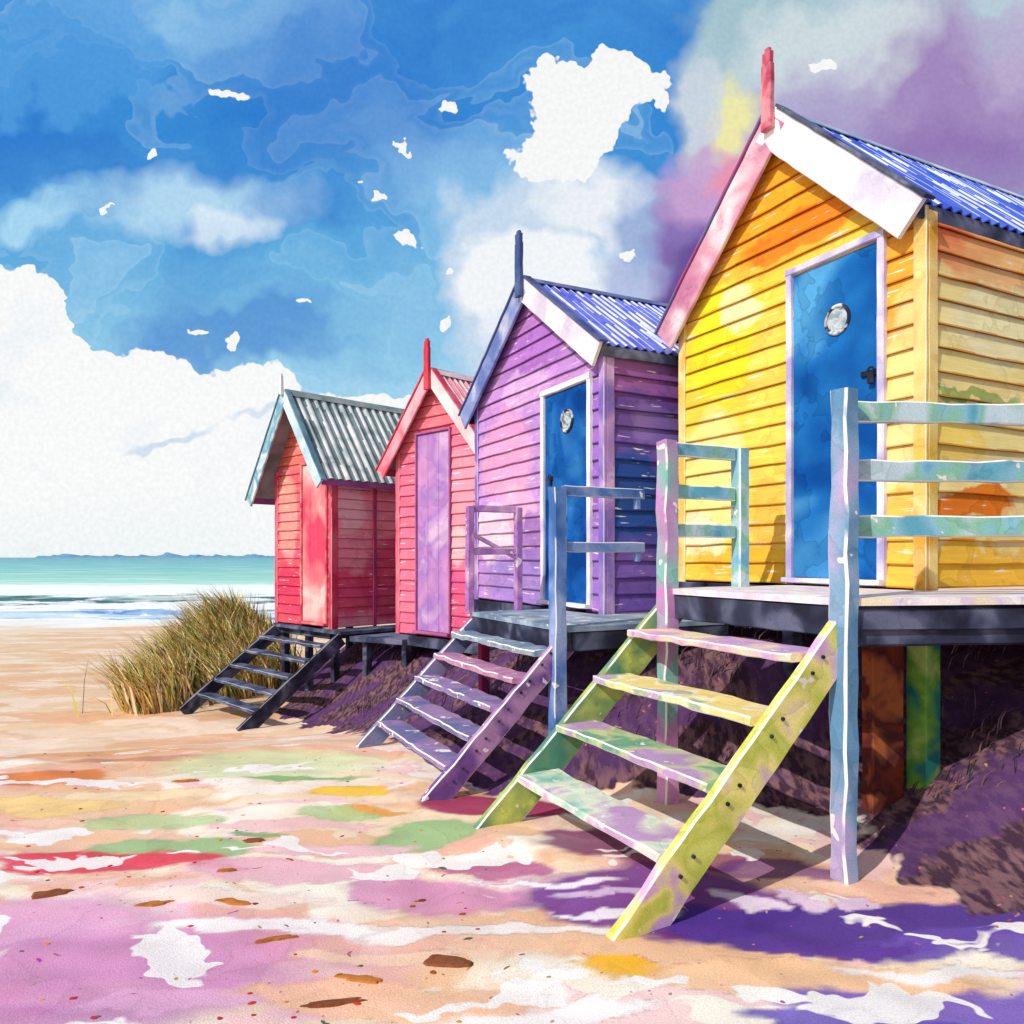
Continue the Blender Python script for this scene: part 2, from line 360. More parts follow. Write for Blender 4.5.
# ---------------------------------------------------------------- hut builder
def hut(name,P,W,D,z0,z1,za,mats,door,ov,ovn,ovf,bh=.145,finial=None,barge_h=.2,wave=.095,line=(.55,.42,.42),stumps=True):
    root=empty(name)
    rise=(za-z1)/(W/2)
    mb=MB()
    prof=[(0,z0),(W,z0),(W,z1),(W/2,za),(0,z1)]
    A=[P(k,0,z) for k,z in prof]; B=[P(k,D,z) for k,z in prof]
    mb.faces(A+B,[(0,1,2,3,4),(5,6,7,8,9)]+[(i,(i+1)%5,5+(i+1)%5,5+i) for i in range(5)])
    mb.build('walls',mats['core'],root)
    # weatherboards
    mb=MB()
    def board(Q,a0,a1,b0,b1,zb,zt,uo):
        q=random.uniform(.90,1.06); tn=(q,q*random.uniform(.95,1.04),q*random.uniform(.92,1.05))
        segs=max(1,int((a1-a0)/.22)); 
        ph=random.uniform(0,50)
        for i in range(segs):
            f0,f1=i/segs,(i+1)/segs
            x0,x1=a0+(a1-a0)*f0,a0+(a1-a0)*f1; y0,y1=b0+(b1-b0)*f0,b0+(b1-b0)*f1
            w0=.010*noise.noise(Vector((x0*3,ph,0))); w1=.010*noise.noise(Vector((x1*3,ph,0)))
            h=.009+.006*noise.noise(Vector((x0*5,ph,4)))
            p=[Q(x0,-.022,zb+w0),Q(x1,-.022,zb+w1),Q(y1,-.004,zt),Q(y0,-.004,zt)]
            m0,m1=Q(x0,-.0215,zb+w0+h),Q(x1,-.0215,zb+w1+h)
            mb.face([m0,m1,p[2],p[3]],tn,[(x0+uo,zb),(x1+uo,zb),(y1+uo,zt),(y0+uo,zt)])
            mb.face([p[0],p[1],m1,m0],tuple(a*b for a,b in zip(tn,line)),[(x0+uo,zb)]*2+[(x1+uo,zb)]*2)
            mb.face([Q(x0,-.001,zb+w0),Q(x1,-.001,zb+w1),p[1],p[0]],tuple(a*.5 for a in line),[(x0+uo,zb)]*2+[(x1+uo,zb)]*2)
    d0,d1,dt,db=door['k0'],door['k1'],door['top'],door['bot']
    z=z0
    while z<za-.04:
        zt=min(z+bh,za)
        def lo(zz): return 0 if zz<=z1 else (zz-z1)/rise
        l0,l1=lo(z),lo(zt)
        if z<dt-.05:
            if l0<d0: board(P,l0,d0,min(l1,d0),d0,z,zt,0)
            board(P,d1,W-l0,d1,W-l1,z,zt,0)
        else: board(P,l0,W-l0,l1,W-l1,z,zt,0)
        z+=bh
    z=z0
    Qs=lambda m,o,z: P(o,m,z)
    Qf=lambda m,o,z: P(W-o,m,z)
    Qb=lambda k,o,z: P(k,D-o,z)
    while z<z1-.02:
        zt=min(z+bh,z1)
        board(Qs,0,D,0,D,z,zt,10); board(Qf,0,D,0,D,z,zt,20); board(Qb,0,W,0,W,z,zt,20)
        z+=bh
    mb.build('weatherboards',mats['siding'],root,recalc=False)
    # corner boards
    mb=MB(); cw=.042
    for (k,t,sk,stt) in((0,0,1,1),(W,0,-1,1),(0,D,1,-1),(W,D,-1,-1)):
        mb.beam(P(k+sk*(cw-.03),t-stt*.018,z0-.02),P(k+sk*(cw-.03),t-stt*.018,z1-.01),P.r*cw,P.n*.013,wh=.6)
        mb.beam(P(k-sk*.018,t+stt*(cw-.002),z0-.02),P(k-sk*.018,t+stt*(cw-.002),z1-.03),P.r*.012,P.n*cw)
    mb.build('corner_boards',mats['corner'],root)
    # floor beams
    mb=MB()
    mb.beam(P(-.03,-.02,z0-.09),P(W+.03,-.02,z0-.09),P.n*.035,Z*.07)
    mb.beam(P(-.02,.03,z0-.09),P(-.02,D,z0-.09),P.r*.035,Z*.07)
    mb.beam(P(W+.02,.03,z0-.09),P(W+.02,D,z0-.09),P.r*.035,Z*.07)
    mb.build('floor_beams',mats['beam'],root)
    if stumps:
        mb=MB()
        for k in(.08,W/2,W-.08):
            for t in(.1,D/2,D-.1):
                q=P(k,t,0); g=ground(q.x,q.y)[0]
                if g<z0-.18: mb.beam(P(k,t,g-.2),P(k,t,z0-.16),P.r*.05,P.n*.05)
        if mb.v: mb.build('stumps',mats['beam'],root)
    # roof (corrugated)
    mb=MB()
    nrm_n=(P.r*(-rise)+Z).normalized(); nrm_f=(P.r*rise+Z).normalized()
    steps=int((D+ovf+.12)/wave*8)
    for side in(0,1):
        o_=ovn if side==0 else ov
        ke=-o_ if side==0 else W+o_; nr=nrm_n if side==0 else nrm_f
        ze=z1-o_*rise
        prev=None
        for i in range(steps+1):
            t=-ovf+(D+ovf+.12)*i/steps
            ph=2*math.pi*t/wave; h=.032+.013*math.cos(ph)
            cur=[]
            for j in range(7):
                f=j/6; k=W/2+(ke-W/2)*f; zz=za+(ze-za)*f
                cur.append(P(k,t,zz)+nr*(h+.005*noise.noise(Vector((t*3,f*3,side)))))
            if prev:
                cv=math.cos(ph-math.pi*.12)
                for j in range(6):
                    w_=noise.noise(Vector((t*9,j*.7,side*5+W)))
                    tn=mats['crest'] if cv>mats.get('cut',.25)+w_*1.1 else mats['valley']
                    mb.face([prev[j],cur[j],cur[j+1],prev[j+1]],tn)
                e=[p-nr*.012 for p in(prev[6],cur[6])]
                mb.face([prev[6],cur[6],e[1],e[0]],mats['valley'])
            prev=cur
        mb.face([P(W/2,-ovf,za)+nr*.012,P(W/2,D+.12,za)+nr*.012,P(ke,D+.12,ze)+nr*.012,P(ke,-ovf,ze)+nr*.012],(.4,.4,.45))
    mb.build('corrugated_roof',mats['roof'],root,recalc=False)
    mb=MB()   # ridge cap
    for s_ in(0,1):
        nr=nrm_n if s_==0 else nrm_f; dr=(-P.r if s_==0 else P.r)-Z*rise; dr=dr.normalized()
        c0=P(W/2,-ovf-.01,za)+nr*.052+dr*.06; c1=P(W/2,D+.14,za)+nr*.052+dr*.06
        mb.beam(c0,c1,dr*.065,nr*.004,jit=.002)
    mb.build('ridge_cap',mats['cap'],root)
    # barge boards
    for nm,s_,mt,o_ in(('barge_board_near',0,mats['barge_n'],ovn),('barge_board_far',1,mats['barge_f'],ov)):
        mb=MB(); dr=((-P.r if s_==0 else P.r)-Z*rise); L=(W/2+o_+.03); pr=(nrm_n if s_==0 else nrm_f)
        ap=P(W/2,-ovf-.022,za)+pr*(.055-barge_h/2)
        mb.beam(ap,ap+dr*L,P.n*.016,pr*barge_h/2)
        ap2=P(W/2,D+.13,za)+pr*(.055-barge_h/2)
        mb.beam(ap2,ap2+dr*L,P.n*.016,pr*barge_h/2)
        mb.build(nm,mt,root)
        mb=MB()
        ap=P(W/2,-ovf-.012,za)+pr*.066
        mb.beam(ap+dr*.02,ap+dr*(L+.01),P.n*.045,pr*.010)
        mb.build('verge_strip',mats['verge'] if s_ or 'verge_n' not in mats else mats['verge_n'],root)
    mb=MB()
    for ke,o_ in((-ovn,ovn),(W+ov,ov)):
        ze=z1-o_*rise
        mb.beam(P(ke,-ovf+.01,ze-.03),P(ke,D+.1,ze-.03),P.r*.012,Z*.045)
    mb.build('eave_fascia',mats['fascia'],root)
    if finial:
        mb=MB(); fw=finial.get('w',.035)
        q=P(W/2,-ovf-.065,0)
        zb,zt=za-finial.get('drop',.2),finial['top']
        mb.beam(q+Z*zb,q+Z*(zt-.12),P.r*fw,P.n*.024,tint=(1,1,1))
        mb.beam(q+Z*(zt-.121),q+Z*(zt-.03),P.r*fw*.85,P.n*.022,tint=(1,1,1))
        mb.beam(q+Z*(zt-.031),q+Z*zt,P.r*fw*.5,P.n*.016,tint=(1,1,1))
        mb.build('finial',finial['mat'],root)
    # door
    mb=MB(); nb=door.get('planks',1); wd=(d1-d0)/nb
    for i in range(nb):
        mb.beam(P(d0+wd*(i+.5),-.012,db+.01),P(d0+wd*(i+.5),-.012,dt-.01),P.r*(wd/2-.002),P.n*.012,jit=.001,tint=(1,1,1),wh=0)
    mb.build('door',door['mat'],root)
    fw=door.get('fw',.045)
    mb=MB()
    mb.beam(P(d0-fw/2,-.028,db-.02),P(d0-fw/2,-.028,dt),P.r*fw/2,P.n*.022)
    mb.beam(P(d1+fw/2,-.028,db-.02),P(d1+fw/2,-.028,dt),P.r*fw/2,P.n*.022)
    mb.beam(P(d0-fw,-.030,dt+fw/2),P(d1+fw,-.030,dt+fw/2),P.n*.024,Z*fw/2)
    mb.beam(P(d0-fw,-.05,db-.012),P(d1+fw,-.05,db-.012),P.n*.045,Z*.018)
    mb.build('door_frame',door['fmat'],root)
    if 'port' in door:
        k,z,r_=door['port']
        mb=MB(); mb.cyl(P(k,-.02,z),P(k,-.03,z),r_*.98,28); mb.build('porthole_glass',M['glass'],root)
        mb=MB(); mb.ring(P(k,-.03,z),P.n,r_,r_*.13); mb.build('porthole_rim',M['rim'],root,smooth=True)
    if 'lock' in door:
        k,z=door['lock']
        mb=MB(); mb.beam(P(k-.06,-.034,z),P(k+.05,-.034,z),P.n*.008,Z*.018,jit=0,wh=0)
        mb.beam(P(k-.03,-.05,z-.07),P(k-.03,-.05,z+.0),P.r*.022,P.n*.012,jit=0,wh=0)
        mb.ring(P(k-.03,-.05,z+.01),P.n,.022,.006,16,6)
        mb.build('padlock',M['iron'],root)
    return root

M={}
M['glass']=wash('porthole_glass',[c(110,125,140),c(205,215,218),c(150,170,180)],scale=11,tint=False)
M['rim']=wash('rim_paint',[c(45,50,70),c(60,65,90),c(225,228,230)],scale=10,tint=False)
M['iron']=wash('iron',[c(40,42,55),c(70,75,90)],tint=False,white=0)
M['white']=wash('white_paint',[c(250,246,242),c(240,234,238),c(212,206,226)],scale=1.8,glaze=.07)
M['lilac_white']=wash('lilac_white_paint',[c(244,240,244),c(215,208,230),c(175,165,210)],scale=2.5,glaze=.07)
M['slate']=wash('slate_paint',[c(60,66,88),c(88,96,122),c(120,125,150)],scale=3)
M['slate_dark']=wash('tarred_timber',[c(46,46,62),c(62,66,88),c(104,108,132)],scale=3)

matsA=dict(core=wash('yellow_core',[c(240,190,70)]*2),corner=wash('cream_trim',[c(246,200,95),c(255,230,155),c(236,172,70)],scale=1.8),
 siding=siding_mat('yellow_weatherboard',c(254,214,84),[
  (1.1,4.25,1.2,.55,c(249,172,48),.25,.92),(1.0,3.85,.55,.16,c(242,125,40),.12,.75),(.15,3.2,.25,.5,c(248,162,60),.2,.8),
  (1.75,3.2,.40,.45,c(255,232,50),.12,.95),(1.5,3.45,.25,.15,c(255,244,175),.08,.9),(1.85,2.2,.42,.55,c(255,238,150),.10,.95),
  (1.25,2.6,.18,.8,c(255,222,100),.2,.8),(2.0,1.7,.3,.2,c(255,244,195),.1,.9),(1.5,1.5,.5,.16,c(250,186,60),.1,.85),(1.25,1.9,.14,.3,c(248,184,80),.1,.6),
  (.1,2.4,.22,.8,c(255,226,150),.15,.9),(.12,1.7,.2,.25,c(252,200,80),.12,.8),
  (11.5,2.5,3,1.8,c(255,232,158),.1,1),(10.25,3.5,.5,.14,c(234,100,65),.2,.85),(10.7,3.4,.5,.2,c(248,190,130),.2,.8),(10.38,1.85,.48,.13,c(244,130,32),.1,.96),
  (10.5,2.55,.45,.04,c(150,182,95),.1,.85),(10.4,1.47,.8,.17,c(253,200,65),.12,.95),(10.7,3.0,.5,.25,c(255,242,190),.12,.85),(10.25,2.3,.35,.2,c(255,218,100),.12,.8)]),
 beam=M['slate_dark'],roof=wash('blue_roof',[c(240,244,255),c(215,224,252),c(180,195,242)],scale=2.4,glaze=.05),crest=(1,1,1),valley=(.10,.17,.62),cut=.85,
 cap=wash('cap_blue',[c(150,175,205),c(205,220,232)]),barge_n=M['white'],barge_f=wash('barge_pink',[c(244,228,232),c(225,165,185),c(205,130,165)],scale=2),
 verge=wash('verge_rose',[c(200,90,115),c(170,90,145),c(120,120,170)],scale=1.6),verge_n=M['slate'],fascia=M['slate'])
pinkfin=wash('rose_paint',[c(210,105,125),c(190,80,105),c(230,150,160)],scale=4)
bluedoor=wash('blue_door_paint',[c(16,80,158),c(32,112,185),c(85,165,218)],scale=1.2,pig=(.8,1.15),glaze=.2)
hutA=hut('yellow_beach_hut',PA,2.21,3.4,1.36,3.64,4.74,matsA,
 dict(k0=.29,k1=.98,top=3.55,bot=1.40,mat=bluedoor,fmat=M['lilac_white'],port=(.60,3.13,.092),lock=(.36,2.72),fw=.05),
 ov=.14,ovn=.01,ovf=.08,finial=dict(top=5.2,mat=pinkfin,drop=.12,w=.046),barge_h=.25,line=(.80,.50,.28))

matsB=dict(core=wash('purple_core',[c(150,110,180)]*2),corner=wash('violet_trim',[c(205,170,220),c(165,135,205),c(130,110,190)],scale=1.8),
 siding=siding_mat('purple_weatherboard',c(198,150,216),[
  (1.9,2.6,.6,.5,c(234,166,210),.12,.9),(2.2,1.8,.5,.35,c(244,216,236),.10,.95),(1.3,3.8,.9,.5,c(178,120,202),.25,.95),(1.5,3.25,.5,.2,c(220,180,228),.1,.85),
  (1.2,1.3,1.2,.3,c(168,138,212),.2,.9),(.1,2.2,.25,1.2,c(158,116,200),.2,.9),(1.6,2.1,.35,.25,c(246,185,212),.1,.8),(1.3,1.7,.18,.3,c(150,110,190),.1,.6),
  (11.3,2.3,3,2.2,c(112,84,168),.1,1),(10.3,2.05,.34,.45,c(40,82,160),.18,.95),(10.3,3.2,.9,.25,c(150,96,170),.15,.9),(10.6,2.7,.3,.2,c(140,115,192),.1,.8),(10.4,1.3,.9,.28,c(128,98,185),.15,.9)]),  # side wall shade painted into the boards as darker, bluer colour
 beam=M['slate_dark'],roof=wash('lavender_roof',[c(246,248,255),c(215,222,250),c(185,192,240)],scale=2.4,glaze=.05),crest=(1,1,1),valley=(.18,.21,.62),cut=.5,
 cap=wash('cap_slate',[c(90,105,150),c(140,150,190)]),barge_n=M['white'],barge_f=wash('barge_periwinkle',[c(220,220,240),c(150,165,215),c(110,130,195)],scale=2),
 verge=wash('verge_slate',[c(75,85,135),c(105,115,165)],scale=2),fascia=M['slate'])
hutB=hut('purple_beach_hut',PB,2.64,2.7,1.08,3.35,4.30,matsB,
 dict(k0=.22,k1=1.0,top=3.10,bot=1.13,mat=wash('royal_blue_door',[c(14,66,140),c(24,92,170),c(50,122,190)],scale=1.6,glaze=.2),fmat=M['white'],port=(.58,2.80,.1),lock=(.9,2.3),fw=.055),
 ov=.2,ovn=.04,ovf=.08,finial=dict(top=4.80,mat=wash('finial_slate',[c(70,90,140),c(95,115,160)],scale=3),w=.055,drop=.15),barge_h=.22,line=(.55,.40,.62))

matsD=dict(core=wash('pink_core',[c(220,100,130)]*2),corner=wash('rose_trim',[c(225,95,125),c(235,130,150)],scale=2),
 siding=siding_mat('pink_weatherboard',c(241,124,152),[
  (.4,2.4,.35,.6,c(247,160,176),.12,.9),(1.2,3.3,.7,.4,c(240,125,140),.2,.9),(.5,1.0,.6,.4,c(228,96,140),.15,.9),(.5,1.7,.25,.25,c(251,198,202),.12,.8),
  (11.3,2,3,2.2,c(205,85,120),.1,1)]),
 beam=M['slate_dark'],roof=wash('pink_roof',[c(252,225,225),c(244,190,195)],scale=2),crest=(1,1,1),valley=(.85,.5,.56),
 cap=wash('cap_pink',[c(240,200,205),c(248,225,225)]),barge_n=wash('barge_blush',[c(250,205,208),c(246,230,230)]),barge_f=wash('barge_coral',[c(228,105,125),c(244,180,190)],scale=2),
 verge=wash('verge_coral',[c(205,70,95),c(225,110,130)]),fascia=wash('fascia_rose',[c(190,80,110),c(210,110,140)]))
hutD=hut('pink_beach_hut',PD,1.727,2.2,.506,3.01,3.97,matsD,
 dict(k0=.60,k1=1.27,top=3.19,bot=.56,mat=wash('lilac_door_paint',[c(205,150,205),c(175,130,200),c(220,185,222)],scale=1.5,glaze=.15),fmat=wash('plum_frame',[c(190,110,160),c(170,95,150)]),planks=3,fw=.03),
 ov=.22,ovn=.1,ovf=.12,finial=dict(top=4.38,mat=wash('red_finial_paint',[c(205,60,80),c(225,95,105)],scale=3),w=.05,drop=.25),barge_h=.18,line=(.70,.42,.50))

matsE=dict(core=wash('rose_core',[c(215,80,105)]*2),corner=wash('crimson_trim',[c(215,60,95),c(230,110,130)],scale=2),
 siding=siding_mat('rose_weatherboard',c(238,102,120),[
  (1.2,3.3,.8,.4,c(241,128,116),.2,.9),(1.3,2.2,.3,.7,c(247,166,155),.12,.85),(1.2,1.0,.6,.4,c(224,70,104),.2,.9),
  (11.2,2,3,2.2,c(252,158,178),.1,1),(10.3,1.0,.6,.35,c(240,84,128),.2,.9),(11.0,1.2,.5,.6,c(228,80,125),.12,.85),(10.3,2.3,.3,.4,c(255,204,212),.12,.85)]),
 beam=M['slate_dark'],roof=wash('sage_roof',[c(245,248,245),c(220,228,226),c(180,196,192)],scale=2.4,glaze=.05),crest=(1,1,1),valley=(.24,.32,.34),cut=.0,
 cap=wash('cap_sage',[c(120,140,140),c(160,175,175)]),barge_n=wash('barge_ice',[c(230,242,246),c(180,210,222)],scale=2),barge_f=wash('barge_teal',[c(170,205,215),c(110,165,185),c(215,230,235)],scale=2.4),
 verge=wash('verge_teal',[c(90,130,150),c(130,165,180)]),fascia=wash('fascia_purple',[c(140,80,150),c(170,100,160)]))
hutE=hut('pink_beach_hut',PE,1.64,2.6,.516,2.92,4.04,matsE,
 dict(k0=.12,k1=.80,top=2.95,bot=.57,mat=wash('blush_door',[c(250,200,195),c(240,140,145),c(224,80,110)],scale=1.2),fmat=wash('blush_frame',[c(235,150,150),c(205,60,90)],scale=3),planks=3,fw=.04),
 ov=.32,ovn=.2,ovf=.3,finial=dict(top=4.3,mat=M['white'],w=.025,drop=.05),barge_h=.19,wave=.15,line=(.70,.40,.45))
mb=MB(); mb.beam(PE(-.03,.72,.50),PE(-.03,.72,2.8),PE.r*.012,PE.n*.03); mb.beam(PE(-.05,0,2.76),PE(-.05,2.5,2.76),PE.r*.02,Z*.05)
mb.build('side_trim',wash('side_trim_plum',[c(165,75,130),c(205,80,120)]),hutE)

# ---------------------------------------------------------------- steps
def steps(name,P,k0,k1,tt,zt,run,n,smn,smf,tms,bury=.04,zb=0,w=.19,dep=.27,bolts=True,th=.025,wh=.95):
    root=empty(name); d=(P(0,-run,zb-zt)-P(0,0,0)); dn=d.normalized()
    up=Vector((0,0,1)); pr=(up-dn*up.dot(dn)).normalized()
    for k,mt,nm in((k0,smn,'stringer_near'),(k1,smf,'stringer_far')):
        mb=MB(); a=P(k,tt+.02,zt-.10); e=P(k,tt-run,zb-.02)
        mb.beam(a,e+dn*bury,P.r*th,pr*w/2,tint=(1,1,1),jit=.005,ch=.008,wh=wh); mb.build(nm,mt,root)
    for i in range(1,n+1):
        f=i/(n+1); z=zt+(zb-zt)*f; t=tt-run*f
        mb=MB(); mb.beam(P(k0+.026,t+.03,z),P(k1-.026,t+.03,z),P.n*dep/2,Z*.021,tint=(1,1,1),jit=.008,ch=.007,wh=wh)
        mb.build('tread_%d'%i,tms[(i-1)%len(tms)],root)
    if bolts:
        mb=MB()
        for i in range(1,n+1):
            f=i/(n+1); q=P(k0-.026,tt-run*f,zt+(zb-zt)*f-.03)
            for s_ in(-.05,.05):
                p=q+dn*s_; mb.cyl(p,p-P.r*.01,.009,10)
        mb.build('bolts',M['iron'],root)
    return root
lime=wash('lime_paint',[c(228,232,120),c(205,212,95),c(249,236,140),c(220,178,214)],scale=2.8,white=.04)
sage=wash('sage_paint',[c(90,145,125),c(140,170,105),c(205,220,110)],scale=2.4,white=.03)
tA=[wash('tread_cream',[c(246,228,185),c(235,185,200),c(200,165,215)],scale=4,white=.04),
    wash('tread_yellow',[c(246,222,140),c(252,240,190),c(165,190,150),c(205,170,205)],scale=3.4,white=.04),
    wash('tread_sage',[c(120,172,140),c(205,210,150),c(190,155,195)],scale=3.4,white=.04),
    wash('tread_mint',[c(150,205,185),c(236,240,215),c(205,165,205)],scale=3,white=.05)]
steps('wooden_steps',PA,-.36,1.0,-1.08,1.34,1.30,4,lime,sage,tA,w=.21,dep=.28,bury=.06)
vio=wash('violet_paint',[c(155,105,170),c(118,82,152),c(190,145,190)],scale=2.5,white=.03)
slb=wash('slate_blue_paint',[c(95,110,150),c(125,135,170),c(150,140,180)],scale=2.5,white=.03)
tB=[wash('tread_bluegrey',[c(120,140,165),c(175,190,205)],scale=3,white=.05),wash('tread_rose',[c(222,150,180),c(175,130,170)],scale=3,white=.05),wash('tread_mauve',[c(175,140,185),c(120,120,165)],scale=3,white=.05)]
steps('wooden_steps',PB,-.85,.70,-.90,1.06,.98,5,vio,slb,[tB[0],tB[1],tB[2],tB[2],tB[2]],w=.16,dep=.2)
steps('wooden_steps',PE,-.40,1.45,-.12,.50,1.42,5,M['slate_dark'],M['slate_dark'],[M['slate']],zb=-.66,w=.2,dep=.2,bolts=False,wh=.3)

# ---------------------------------------------------------------- decks
root=empty('wooden_deck')
a=[PA(.98,-1.17,0),PA(-.40,-1.17,0),Vector((3.9,3.93,0)),PA(-.045,2.6,0),PA(-.045,-.06,0),PA(.98,-.06,0)]
mb=MB(); mb.prism(a,1.315,1.352); mb.build('deck_boards',wash('deck_white',[c(250,244,242),c(230,212,232),c(246,232,200)],scale=3,white=.05),root)
mb=MB(); mb.beam(PA(.96,-1.13,1.235),PA(-.36,-1.13,1.235),PA.n*.03,Z*.075)
p0=PA(-.33,-1.12,1.21); p1=Vector((3.86,3.98,1.21)); dd=(p1-p0).normalized(); mb.beam(p0,p1,Vector((-dd.y,dd.x,0))*.03,Z*.10,ch=.012)
mb.beam(p0-Z*.0+Vector((0,-.045,.035)),p1+Vector((0,-.045,.035)),Vector((-dd.y,dd.x,0))*.012,Z*.05)
mb.beam(PA(.93,-1.1,1.235),PA(.93,-.07,1.235),PA.r*.03,Z*.075)
mb.beam(PA(.3,-1.1,1.225),PA(.3,-.07,1.225),PA.r*.025,Z*.07)
mb.build('deck_joists',M['slate_dark'],root)
mb=MB(); q=PA(-.06,-.10,0)
mb.beam(q+Z*(.0),q+Z*1.31,PA.r*.065,PA.n*.065); mb.build('green_post',wash('green_post_paint',[c(45,125,115),c(110,168,60),c(170,200,110)],scale=3),root)
mb=MB(); q=Vector((2.16,4.40,0)); mb.beam(q+Z*.02,q+Z*1.14,Vector((.10,.02,0)),Vector((-.01,.05,0))); mb.build('brown_post',wash('rust_timber',[c(130,60,40),c(90,45,45),c(175,100,60)],scale=4,white=.0),root)
q=Vector((3.3,4.1,0)); mb=MB(); mb.beam(q+Z*.1,q+Z*1.12,Vector((.05,0,0)),Vector((0,.05,0))); mb.build('deck_post',M['slate_dark'],root)
root=empty('wooden_deck')
mb=MB(); mb.prism([PB(.76,-.92,0),PB(-.9,-.92,0),PB(-.9,.6,0),PB(-.055,.6,0),PB(-.055,-.09,0),PB(.76,-.09,0)],1.03,1.066); mb.build('deck_boards',tB[0],root)
mb=MB(); mb.beam(PB(.74,-.89,.96),PB(-.88,-.89,.96),PB.n*.025,Z*.066); mb.beam(PB(-.87,-.86,.96),PB(-.87,.55,.96),PB.r*.025,Z*.066); mb.beam(PB(.72,-.86,.96),PB(.72,-.06,.96),PB.r*.025,Z*.066)
mb.build('deck_joists',M['slate_dark'],root)
mb=MB()
for k,t in((-.82,.5),(.68,-.82),(.68,-.15)):
    q=PB(k,t,0); mb.beam(q+Z*(ground(q.x,q.y)[0]-.1),q+Z*.9,PB.r*.04,PB.n*.04)
mb.build('deck_stumps',wash('plum_stump',[c(160,50,95),c(90,60,110)],scale=3),root)
root=empty('wooden_deck')
mb=MB(); mb.prism([PE(1.5,-.14,0),PE(-.44,-.14,0),PE(-.44,.9,0),PE(-.07,.9,0),PE(-.07,-.1,0),PE(1.5,-.1,0)],.455,.50); mb.build('deck_boards',M['slate'],root)
mb=MB(); mb.prism([PE(-.46,.0,0),PE(-1.35,.25,0),PE(-1.35,1.3,0),PE(-.46,.9,0)],.36,.43); mb.build('walkway',M['slate'],root)
mb=MB()
for k,t in((-.4,.8),(-1.25,.4),(-.6,.2)):
    q=PE(k,t,0); mb.beam(q+Z*(ground(q.x,q.y)[0]-.1),q+Z*.40,PE.r*.05,PE.n*.05)
mb.build('deck_stumps',M['slate_dark'],root)

# ---------------------------------------------------------------- railings
grey_lilac=wash('grey_blue_paint',[c(105,150,185),c(140,172,202),c(190,172,212)],scale=2.2,white=.03)
teal_pale=wash('pale_teal_paint',[c(105,175,198),c(145,198,216),c(140,198,168),c(195,218,226)],scale=2.6,white=.04)
pinkpost=wash('mauve_post_paint',[c(230,165,212),c(204,140,198),c(140,192,182)],scale=1.6,white=.04)
root=empty('wooden_railing')
mb=MB(); q=Vector((1.60,3.64,0)); mb.beam(q-Z*.15,q+Z*2.36,PA.r*.052,PA.n*.045,jit=.010,tint=(1,1,1),ch=.011,wh=.95); mb.build('post',grey_lilac,root)
mb=MB()
for z in(2.265,1.975,1.70):
    a=Vector((1.64,3.725,z)); e=Vector((3.85,3.97,z+.015)); d=(e-a).normalized()
    mb.beam(a,e,Vector((-d.y,d.x,0))*.02,Z*.052,jit=.008,ch=.007,wh=.95)
mb.build('rails',teal_pale,root)
mb=MB(); mb.beam((2.98,3.93,1.353),(2.98,3.93,2.32),(.05,0,0),(0,.03,0)); mb.beam((3.8,4.02,1.353),(3.8,4.02,2.32),(.05,0,0),(0,.03,0)); mb.build('end_post',grey_lilac,root)
root=empty('wooden_railing')
mb=MB(); q=PA(.94,-1.145-.03,0); mb.beam(q-Z*.1,q+Z*2.29,PA.r*.052,PA.n*.05,tint=(1,1,1),jit=.008,ch=.009,wh=.95); mb.build('post',pinkpost,root)
mb=MB(); q=PA(.94,-.56,0); mb.beam(q+Z*1.353,q+Z*2.28,PA.r*.045,PA.n*.045,tint=(1,1,1),ch=.009,wh=.95); mb.build('inner_post',teal_pale,root)
mb=MB()
for z in(2.24,1.97,1.72): mb.beam(PA(.94,-1.12,z),PA(.94,-.62,z),PA.r*.02,Z*.045,ch=.007,wh=.95)
mb.build('rails',teal_pale,root)
root=empty('wooden_railing')
blu=wash('blue_rail_paint',[c(75,115,180),c(105,140,200),c(155,172,215)],scale=2.5,white=.03)
mb=MB(); q=PB(-.87,-.97,0); mb.beam(q+Z*.15,q+Z*2.03,PB.r*.05,PB.n*.045,tint=(1,1,1),jit=.007,wh=.7); mb.build('post',blu,root)
mb=MB()
for z in(2.01,1.62): mb.beam(PB(-.87,-.93,z),PB(-.87,-.25,z),PB.r*.025,Z*.036,wh=.6)
mb.beam(PB(-.87,-.30,1.60),PB(-.87,-.30,1.52),PB.r*.02,PB.n*.02); mb.beam(PB(-.87,-.30,1.99),PB(-.87,-.30,1.90),PB.r*.02,PB.n*.02)
mb.build('rails',blu,root)
root=empty('wooden_railing')
mau=wash('mauve_rail_paint',[c(200,140,205),c(165,115,185),c(225,175,215)],scale=2.5,white=.03)
mb=MB(); 
for t in(-.93,-.45): mb.beam(PB(.74,t,1.06),PB(.74,t,2.0),PB.r*.035,PB.n*.03)
for z in(1.98,1.60): mb.beam(PB(.74,-.9,z),PB(.74,-.48,z),PB.r*.02,Z*.03)
mb.beam(PB(.74,-.9,1.75),PB(.74,-.48,1.55),PB.r*.015,Z*.02)
mb.build('posts_and_rails',mau,root)

